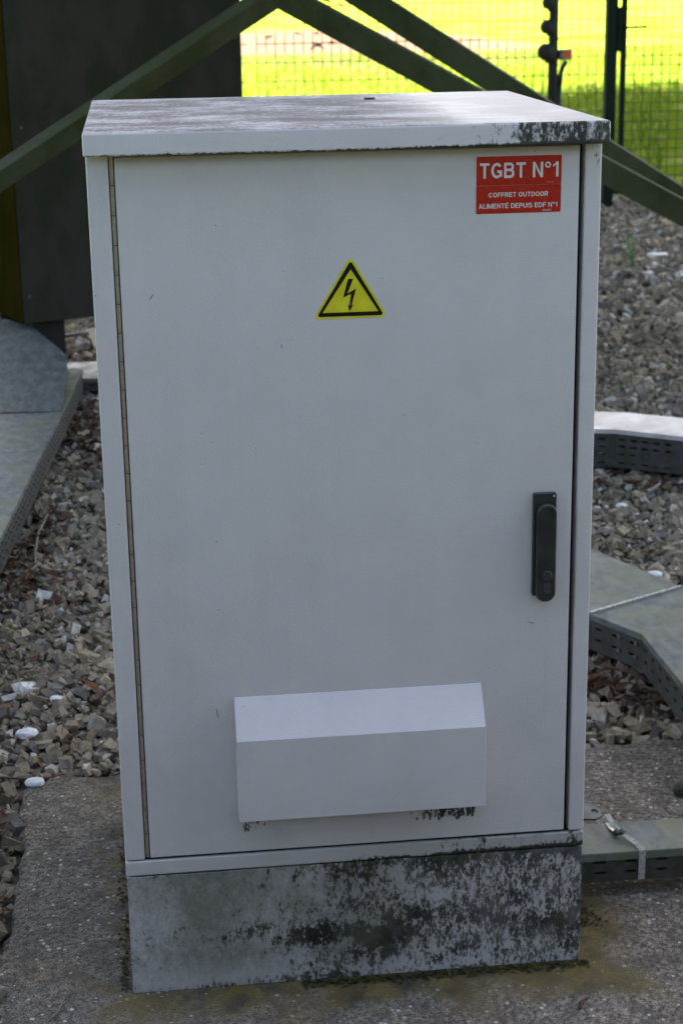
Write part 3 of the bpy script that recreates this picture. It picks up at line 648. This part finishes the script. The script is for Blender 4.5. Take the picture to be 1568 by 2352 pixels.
obj('crossbeam', B(-1.3, 3.3, 3.81, 3.88, pk.z+.06, pk.z+.13), 'weathered_steel', tw, bevel=.002)
obj('tower_leg', B(-1.36, -1.27, 3.79, 3.88, -.02, 3.2), 'weathered_steel', tw, bevel=.002)
obj('tower_leg', B(3.05, 3.16, 3.79, 4.3, -.02, 3.2), 'weathered_steel', tw, bevel=.002)
obj('crossbeam', B(.4, 3.2, 4.19, 4.25, pk.z+.14, pk.z+.20), 'weathered_steel', tw, bevel=.002)

# ------------------------------------------------------------------ fence, gate, lamp post
FY = 9.75
pf = onz(2427, 822, 0); pxg = ony(2438, 300, FY).x; gx0 = ony(2488, 300, FY).x
def mesh_panel(bm, x0, x1, y, z0, z1, px_, pz_, r=.0042):
    x = x0
    while x <= x1+1e-6: tube(bm, [(x, y, z0), (x, y, z1)], r, 4, False); x += px_
    z = z0
    while z <= z1+1e-6: tube(bm, [(x0, y-.005, z), (x1, y-.005, z)], r*1.1, 4, False); z += pz_
    return bm
posts = [pxg-2.5*k for k in (3, 2, 1, 0)]
for i in range(3):
    f_ = empty('mesh_fence', (posts[i], FY, 0), ['green welded wire fence panel seen left of dark box', 'green welded wire fence panel between dark box and bracing peak', 'green welded wire fence panel left of the gate post'][i], 'fence', 'green fence panels along the lawn')
    if i < 2: obj('post', B(posts[i]-.03, posts[i]+.03, FY-.03, FY+.03, -.03, 2.1), 'dark_green_coat', f_)
    obj('wire_mesh', mesh_panel(bmesh.new(), posts[i]+.035, posts[i+1]-.035, FY, .04, 2.0, .0640, .125), 'green_wire', f_)
gp = empty('gate_post', (pxg, FY, 0), 'thick dark green gate post with latch plate beside the wire gate', 'gate post')
obj('post', B(pxg-.038, pxg+.038, FY-.038, FY+.038, -.03, 2.3), 'dark_green_coat', gp, bevel=.006)
zk = lambda y: ony(2470, y, FY).z
obj('latch_plate', B(pxg+.04, pxg+.062, FY-.05, FY+.01, zk(205), zk(28)), 'dark_green_coat', gp)
for y in (35, 95, 197): obj('latch_bar', B(pxg+.06, gx0-.012, FY-.02, FY, zk(y)-.016, zk(y)+.016), 'dark_green_coat', gp)
ga = empty('wire_gate', (gx0, FY, 0), 'square mesh wire gate with lever handle right of the green post', 'gate')
obj('gate_stile', B(gx0-.018, gx0+.018, FY-.02, FY+.02, .10, 2.1), 'dark_green_coat', ga, bevel=.004)
obj('gate_stile', B(gx0+2.2, gx0+2.24, FY-.02, FY+.02, .10, 2.1), 'dark_green_coat', ga, bevel=.004)
for z in (.10, 2.06): obj('gate_rail', B(gx0+.0185, gx0+2.1985, FY-.018, FY+.018, z, z+.04), 'dark_green_coat', ga, bevel=.004)
obj('wire_mesh', mesh_panel(bmesh.new(), gx0+.02, gx0+2.2, FY, .14, 2.06, .0640, .064), 'green_wire', ga)
hz_ = zk(110); obj('lever_handle', T([(gx0, FY-.02, hz_), (gx0, FY-.06, hz_), (gx0+.02, FY-.066, hz_), (gx0+.145, FY-.066, hz_+.004)], .009, 8), 'dark_green_coat', ga)
LY = 9.3
lp0 = ony(2208, 300, LY); lpst = empty('lamp_post', (lp0.x, LY, 0), 'dark pipe post with three round lamps and an orange reflector box', 'post')
xr = ony(2212, 150, LY).x
obj('pipe', T([(xr, LY, -.03), (xr, LY, 2.2)], .033, 16), 'dark_pipe', lpst, True)
obj('conduit', T([(xr+.045, LY+.01, -.02), (xr+.045, LY+.01, ony(2200, 300, LY).z)], .022, 10), 'black_cable', lpst, True)
obj('pipe_band', T([(xr, LY, ony(2200, 160, LY).z), (xr, LY, ony(2200, 152, LY).z)], .036, 16), 'dark_pipe', lpst, True)
for (px_, py_), r in zip(((2181, 208), (2186, 108), (2191, 12)), (.057, .047, .042)):
    c = ony(px_, py_, LY-.02); hd = obj('lamp_head', sphere(bmesh.new(), c, r), 'lamp_housing', lpst, True)
    obj('lamp_shroud', T([c+Vector((r*.55, 0, r*.9)), c+Vector((r*.55, 0, -r*1.25))], r*.62, 14), 'lamp_housing', hd, True)
pa, pb = ony(2240, 241, LY-.03), ony(2288, 197, LY-.03)
hs = obj('reflector_box', B(pa.x, pb.x, LY-.03, LY+.03, pa.z, pb.z), 'lamp_grey', lpst, bevel=.004)
w_ = pb.x-pa.x; obj('orange_lens', B(pa.x+w_*.28, pb.x-w_*.08, LY-.034, LY-.0305, pa.z+w_*.18, pb.z-w_*.10), 'orange_lens', hs)
obj('mounting_arm', B(xr+.02, pa.x, LY-.015, LY+.02, pa.z+.005, pb.z-.005), 'dark_pipe', lpst)
cpt = [ony(*p, LY) for p in ((2262, 243), (2256, 258), (2246, 275), (2240, 300), (2238, 340))]
obj('cable', T(cpt, .017, 10), 'black_cable', lpst, True)

# ------------------------------------------------------------------ vegetation
def blades(name, n, xf, yf, h, wd, cols, z0=-.034):
    x = xf(n); y = yf(n); L = h*rng.uniform(.5, 1.4, n); a = rng.uniform(0, 2*np.pi, n); W_ = wd*rng.uniform(.6, 1.4, n)
    lean = rng.normal(0, .35, (n, 2))*L[:, None]
    b0 = np.stack([x-np.cos(a)*W_, y-np.sin(a)*W_, np.full(n, z0)], 1); b1 = np.stack([x+np.cos(a)*W_, y+np.sin(a)*W_, np.full(n, z0)], 1)
    t = np.stack([x+lean[:, 0], y+lean[:, 1], z0+L], 1)
    V = np.stack([b0, b1, t], 1).reshape(-1, 3); F = np.arange(3*n).reshape(-1, 3)
    cidx = rng.integers(0, len(cols), n); C = np.array(cols)[cidx]*rng.uniform(.7, 1.3, n)[:, None]; C = np.concatenate([C, np.ones((n, 1))], 1)
    return nmesh(name, V, F, 'grass_blade', np.repeat(C, 3, 0))
ny_ = lambda n: 10.7 + 26*rng.random(n)**1.5
NB = 70000; yy = ny_(NB)
gx = blades('grass', NB, lambda n: -.02*yy + (.34*yy+1.2)*rng.random(n) - .6, lambda n: yy, .075, .010, [(.095, .165, .008), (.13, .19, .014), (.07, .135, .006), (.22, .25, .05)])
setp(gx, 'sunlit bright green lawn grass beyond the fence', 'grass', kind='stuff')

def leafcards(n, cen, rad, size):
    """leaf-sized faces clumped through an ellipsoid"""
    nc = max(20, n//55); u = rng.normal(0, 1, (nc, 3)); u /= np.linalg.norm(u, axis=1, keepdims=True)
    cc = u*(rng.random((nc, 1))**.45)*np.array(rad)+np.array(cen); k = rng.integers(0, nc, n)
    P = cc[k]+rng.normal(0, .34, (n, 3)); L = size*rng.uniform(.6, 1.3, n)[:, None]
    d = rng.normal(0, 1, (n, 3)); d[:, 2] *= .45; d /= np.linalg.norm(d, axis=1, keepdims=True); s = np.cross(d, rng.normal(0, .5, (n, 3))+np.array((0, 0, 1))); s /= np.linalg.norm(s, axis=1, keepdims=True)
    V = np.stack([P, P+d*L*.5+s*L*.3, P+d*L, P+d*L*.5-s*L*.3], 1).reshape(-1, 3); F = np.arange(4*n).reshape(-1, 4)
    C = np.array([(.05, .10, .018), (.075, .125, .02), (.04, .08, .015)])[rng.integers(0, 3, n)]*rng.uniform(.75, 1.25, n)[:, None]
    return V, F, np.repeat(np.concatenate([C, np.ones((n, 1))], 1), 4, 0)
def tree(label, x, y, h, cen, rad, n, size=.24):
    t = empty('broadleaf_tree', (x, y, 0), label, 'tree', 'trees shading the compound')
    c = Vector(cen); bm = T([(x, y, -.05), (x+.05, y, h*.25), (x+(c.x-x)*.25, y+(c.y-y)*.25, h*.5), (x+(c.x-x)*.7, y+(c.y-y)*.7, c.z)], [.26, .2, .16, .05], 10)
    for k in range(9):
        a = 2*math.pi*k/9; st_ = Vector((x+(c.x-x)*.3, y+(c.y-y)*.3, h*(.42+.03*k)))
        en = c+Vector((math.cos(a)*rad[0]*.75, math.sin(a)*rad[1]*.75, rad[2]*random.uniform(-.3, .5))); tube(bm, [st_, st_.lerp(en, .5)+Vector((0, 0, .4)), en], [.1, .06, .02], 6)
    obj('trunk', bm, 'tree_bark', t, True)
    V, F, C = leafcards(n, cen, rad, size); o = nmesh('crown', V-np.array((x, y, 0)), F, 'leaf_green', C); o.parent = t
    return t
tree('broad tree left of the box whose crown shades the cabinet', -6.0, 9.5, 8, (-1.5, 9.0, 9.0), (5.2, 5.0, 2.2), 20000, .31)
tree('broad tree right of the gate whose crown shades the gravel', 9.0, 12.0, 8, (5.6, 11.8, 9.2), (5.2, 6.0, 2.2), 26000, .31)
tree('tree right of the slab with crown above the trays', 7.5, 3.0, 8, (2.9, 5.0, 8.6), (4.8, 4.6, 1.9), 18000, .31)
tree('tree left of the slab with crown above the left tray', -6.5, 2.5, 8, (-3.0, 3.5, 8.8), (4.6, 4.6, 1.8), 15000, .31)
tree('tree beyond the gate shading the right part of the lawn', 15.0, 22.0, 9, (9.9, 21.8, 8.4), (5.5, 8.0, 2.2), 36000, .31)
tree('unseen tree added behind the photographer on the right to block sky', 8.5, -9.5, 8, (6.5, -9.0, 8.6), (4.8, 4.2, 2.0), 12000, .31)  # both trees behind the camera are added to block sky light
tree('unseen tree added behind the photographer on the left to block sky', -8.5, -9.0, 8, (-6.0, -8.5, 8.4), (4.8, 4.2, 2.0), 12000, .31)
# clipped hedge put in unseen: cuts low sky so the door darkens downward
hd_ = empty('screen_hedge', (0, -4.0, 0), 'dense clipped evergreen hedge put in behind the photographer to cut low sky', 'screen_hedge')
n = 30000; P = np.stack([rng.uniform(-9, 9, n), rng.uniform(-.4, .4, n), rng.uniform(0, 2.35, n)], 1)
V, F, C = leafcards(n, (0, 0, 0), (1, 1, 1), .16); P0 = V.reshape(-1, 4, 3); P0 = P0-P0[:, :1]+P[:, None]; C[:, :3] *= (.55, .38, .75); o = nmesh('foliage', P0.reshape(-1, 3), F, 'leaf_green', C); o.parent = hd_
for x in range(-8, 9, 2): obj('stem', T([(x, -4.0, -.03), (x+.1, -3.95, 1.2), (x, -4.0, 2.15)], [.05, .035, .01], 6), 'tree_bark', hd_)
# hanging sprig at the top of the view
sp = ony(1398, -30, 6.0)
bm = T([sp+Vector((0, 0, .9)), sp+Vector((.01, 0, .4)), sp], [.006, .004, .002], 6)
so = empty('hanging_sprig', sp, 'small green leafy sprig hanging at the upper edge above the lawn', 'sprig'); obj('stem', bm, 'twig_bark', so)
V, F, C = leafcards(60, (0, 0, 0), (.02, .02, .02), .05); P0 = V.reshape(-1, 4, 3); mv = P0[:, :1]*.0
P0 = P0 - P0[:, :1] + rng.normal(0, 1, (60, 1, 3))*np.array((.045, .03, .035)) + np.array((0, 0, .02)); o = nmesh('leaves', P0.reshape(-1, 3), F, 'leaf_green', C); o.parent = so

# dry leaves gathered along the trays
def leafmesh(n, P, size, cols):
    a = rng.uniform(0, 2*np.pi, n); L = size*rng.uniform(.6, 1.5, n); W_ = L*rng.uniform(.28, .5, n); cu = rng.uniform(-.3, .5, (n, 4))*L[:, None]
    ex = np.stack([np.cos(a), np.sin(a), rng.normal(0, .25, n)], 1); ey = np.stack([-np.sin(a), np.cos(a), rng.normal(0, .3, n)], 1)
    up_ = np.array((0, 0, 1.))
    v = [P-ex*L[:, None]*.5, P+ey*W_[:, None]+up_*cu[:, :1]*.5, P+ex*L[:, None]*.15+ey*W_[:, None]*.7+up_*cu[:, 1:2]*.5, P+ex*L[:, None]*.6+up_*cu[:, 2:3]*.3, P+ex*L[:, None]*.1-ey*W_[:, None]*.9+up_*cu[:, 3:4]*.5, P+ex*L[:, None]*.05]
    V = np.stack(v, 1); f = np.array([(0, 1, 5), (1, 2, 5), (2, 3, 5), (3, 4, 5), (4, 0, 5)]); F = (f[None]+(np.arange(n)*6)[:, None, None]).reshape(-1, 3)
    C = np.array(cols)[rng.integers(0, len(cols), n)]*rng.uniform(.6, 1.4, n)[:, None]
    return V.reshape(-1, 3), F, np.repeat(np.concatenate([C, np.ones((n, 1))], 1), 6, 0)
LC = [(.06, .026, .016), (.085, .04, .022), (.042, .022, .015), (.12, .07, .04)]
seg = []
def along(a, b, n, sp_, dz=0): t = rng.random(n)[:, None]; p = np.array(a)*(1-t)+np.array(b)*t; return np.concatenate([p+rng.normal(0, sp_, (n, 2)), rng.uniform(.0, .02, (n, 1))+dz], 1)
seg += [along((-.15, 4.2), (-.20, 3.6), 150, .05), along((-.17, 3.7), (-.06, 3.3), 130, .07), along((-.24, 2.8), (-.30, 2.1), 120, .035), along((-.30, 2.15), (-.24, 1.95), 60, .05), along((1.0, 1.24), (1.18, 1.02), 90, .03), along((1.4, 2.86), (1.85, 2.66), 70, .03), along((-.27, .7), (-.26, .1), 45, .012), along((-.1, 1.1), (-.3, 1.6), 22, .14), along((1.2, 1.7), (2.1, 3.2), 18, .3)]
P = np.concatenate(seg); V, F, C = leafmesh(len(P), P, .027, LC)
setp(nmesh('leaf_litter', V, F, 'dry_leaf', C), 'scattered brown dry leaf litter along the cable trays', 'leaf litter', kind='stuff')
# moss and crumbs in the joint under the plinth
n = 1500; s = rng.random(n); side = rng.integers(0, 6, n)
P = np.where((side < 4)[:, None], np.stack([.28+s*.48, -.004-np.abs(rng.normal(0, .010, n)), np.zeros(n)], 1), np.where((side == 4)[:, None], np.stack([-.006-np.abs(rng.normal(0, .010, n)), s*.6, np.zeros(n)], 1), np.stack([.757+np.abs(rng.normal(0, .03, n)), .10+rng.random(n)*.09, np.zeros(n)], 1)))
V, F, C = leafmesh(n, P+np.array((0, 0, .002)), .006, [(.035, .04, .012), (.06, .055, .012), (.03, .022, .014)])
setp(nmesh('moss', V, F, 'dry_leaf', C), 'dark moss and debris along the foot of the plinth', 'moss', kind='stuff')

def oneleaf(px_, z, size, mat, label):
    p = onz(*px_, z); V, F, C = leafmesh(1, np.zeros((1, 3)), size, [(1, 1, 1)]); o = nmesh('dry_leaf', V, F, mat, C); o.location = p+Vector((0, 0, .008)); setp(o, label, 'leaf')
oneleaf((2692, 1512), .0, .05, 'orange_dry_leaf', 'single orange dry leaf on the gravel above the pale curved tray')
oneleaf((372, 2770), .0, .045, 'brown_dry_leaf', 'rust brown dry leaf on gravel left of the cabinet')
oneleaf((2360, 2735), .0, .06, 'brown_dry_leaf', 'brown leaf on gravel under the tray elbow beside the cabinet')
def twig(pix, r, mat, label, z=.012):
    pts = [onz(x, y, z) for x, y in pix]; o = obj('twig', T(pts, [r]*(len(pts)-1)+[r*.5], 6), mat, None, True, origin=pts[0]); setp(o, label, 'twig')
twig([(190, 2060), (155, 2130), (142, 2210), (143, 2265), (120, 2285), (40, 2292)], .004, 'twig_bark', 'bent pale twig on gravel beside the left tray', .02)
twig([(2400, 2660), (2520, 2690), (2665, 2760)], .003, 'red_twig_bark', 'thin reddish twig below the tray elbow')
twig([(2318, 4035), (2322, 4010), (2338, 3995), (2355, 3990)], .0022, 'red_twig_bark', 'tiny curved dark twig on the concrete in front of cabinet', .003)
twig([(200, 4080), (235, 4045), (258, 3990)], .0018, 'twig_bark', 'thin stalk on the concrete at the lower left', .003)
twig([(0, 3110), (150, 3120), (270, 3095)], .0025, 'red_twig_bark', 'long dark twig at the back left corner of slab', .008)
def pebble(px_, size, label):
    p = onz(*px_, .006); bm = bmesh.new(); bmesh.ops.create_icosphere(bm, subdivisions=2, radius=size*.5)
    for v in bm.verts: v.co = Vector((v.co.x*1.2, v.co.y*.8, v.co.z*.6))*random.uniform(.88, 1.1)
    bmesh.ops.translate(bm, verts=bm.verts, vec=p); o = obj('white_pebble', bm, 'white_stone', None, origin=p); setp(o, label, 'stone')
pebble((225, 2795), .026, 'round white pebble on the gravel left of cabinet'); pebble((110, 2935), .045, 'large angular white stone left of the slab corner'); pebble((140, 3130), .036, 'white stone at the back left slab corner'); pebble((2483, 2023), .032, 'white pebble on gravel between the two right trays'); pebble((2615, 2300), .04, 'pale stone beside the seam of the wide tray')
p = onz(2630, 1021, .012); o = obj('litter_strip', B(p.x-.055, p.x+.055, p.y-.03, p.y+.03, .008, .022), 'white_stone', None, origin=p); setp(o, 'small white rectangular litter on the far right gravel', 'litter')
# weed
p = onz(2530, 1085, 0); wd_ = empty('weed', p, 'thin green weed growing from the gravel behind the right side of cabinet', 'plant')
for k in range(4):
    e = p+Vector((random.uniform(-.05, .02), random.uniform(-.04, .04), random.uniform(.12, .22))); obj('stem', T([p, p.lerp(e, .5)+Vector((.01, 0, .01)), e], [.003, .002, .001], 5), 'weed_leaf', wd_)
    for j in range(6):
        q = p.lerp(e, .3+.7*j/6); d = Vector((random.uniform(-1, 1), random.uniform(-1, 1), random.uniform(.2, .9))).normalized()*.045; s_ = d.orthogonal().normalized()*.009
        bm = bmesh.new(); bm.faces.new([bm.verts.new(v) for v in (q, q+d*.5+s_, q+d, q+d*.5-s_)]); obj('leaf', bm, 'weed_leaf', wd_)
# dead branches lying on the bare patch of the lawn
for i, (x, y, s_) in enumerate(((1190, 138, .28), (1265, 140, .28), (1270, 195, .36), (1330, 178, .25), (1078, 155, .25))):
    p = onz(x, y, 0); bm = bmesh.new()
    for k in range(6):
        a = random.uniform(0, 6.28); tube(bm, [p+Vector((-math.cos(a)*s_*.5, -math.sin(a)*s_*.5, 0)), p+Vector((0, 0, .15*s_+.05*k*s_)), p+Vector((math.cos(a)*s_*.5, math.sin(a)*s_*.6, random.uniform(.1, .5)*s_))], [.05*s_, .06*s_, .03*s_], 5)
    o = obj('dead_branch', bm, 'red_twig_bark', None, origin=p)
    setp(o, ['dead branch on the upper part of the bare soil patch', 'dead branch with crosswise stick on the bare soil patch', 'largest dead branch, lowest on the bare soil patch', 'small dead branch at the right of the bare soil patch', 'dead branch on grass left of the bare soil patch'][i], 'branch', 'dead branches on the lawn')
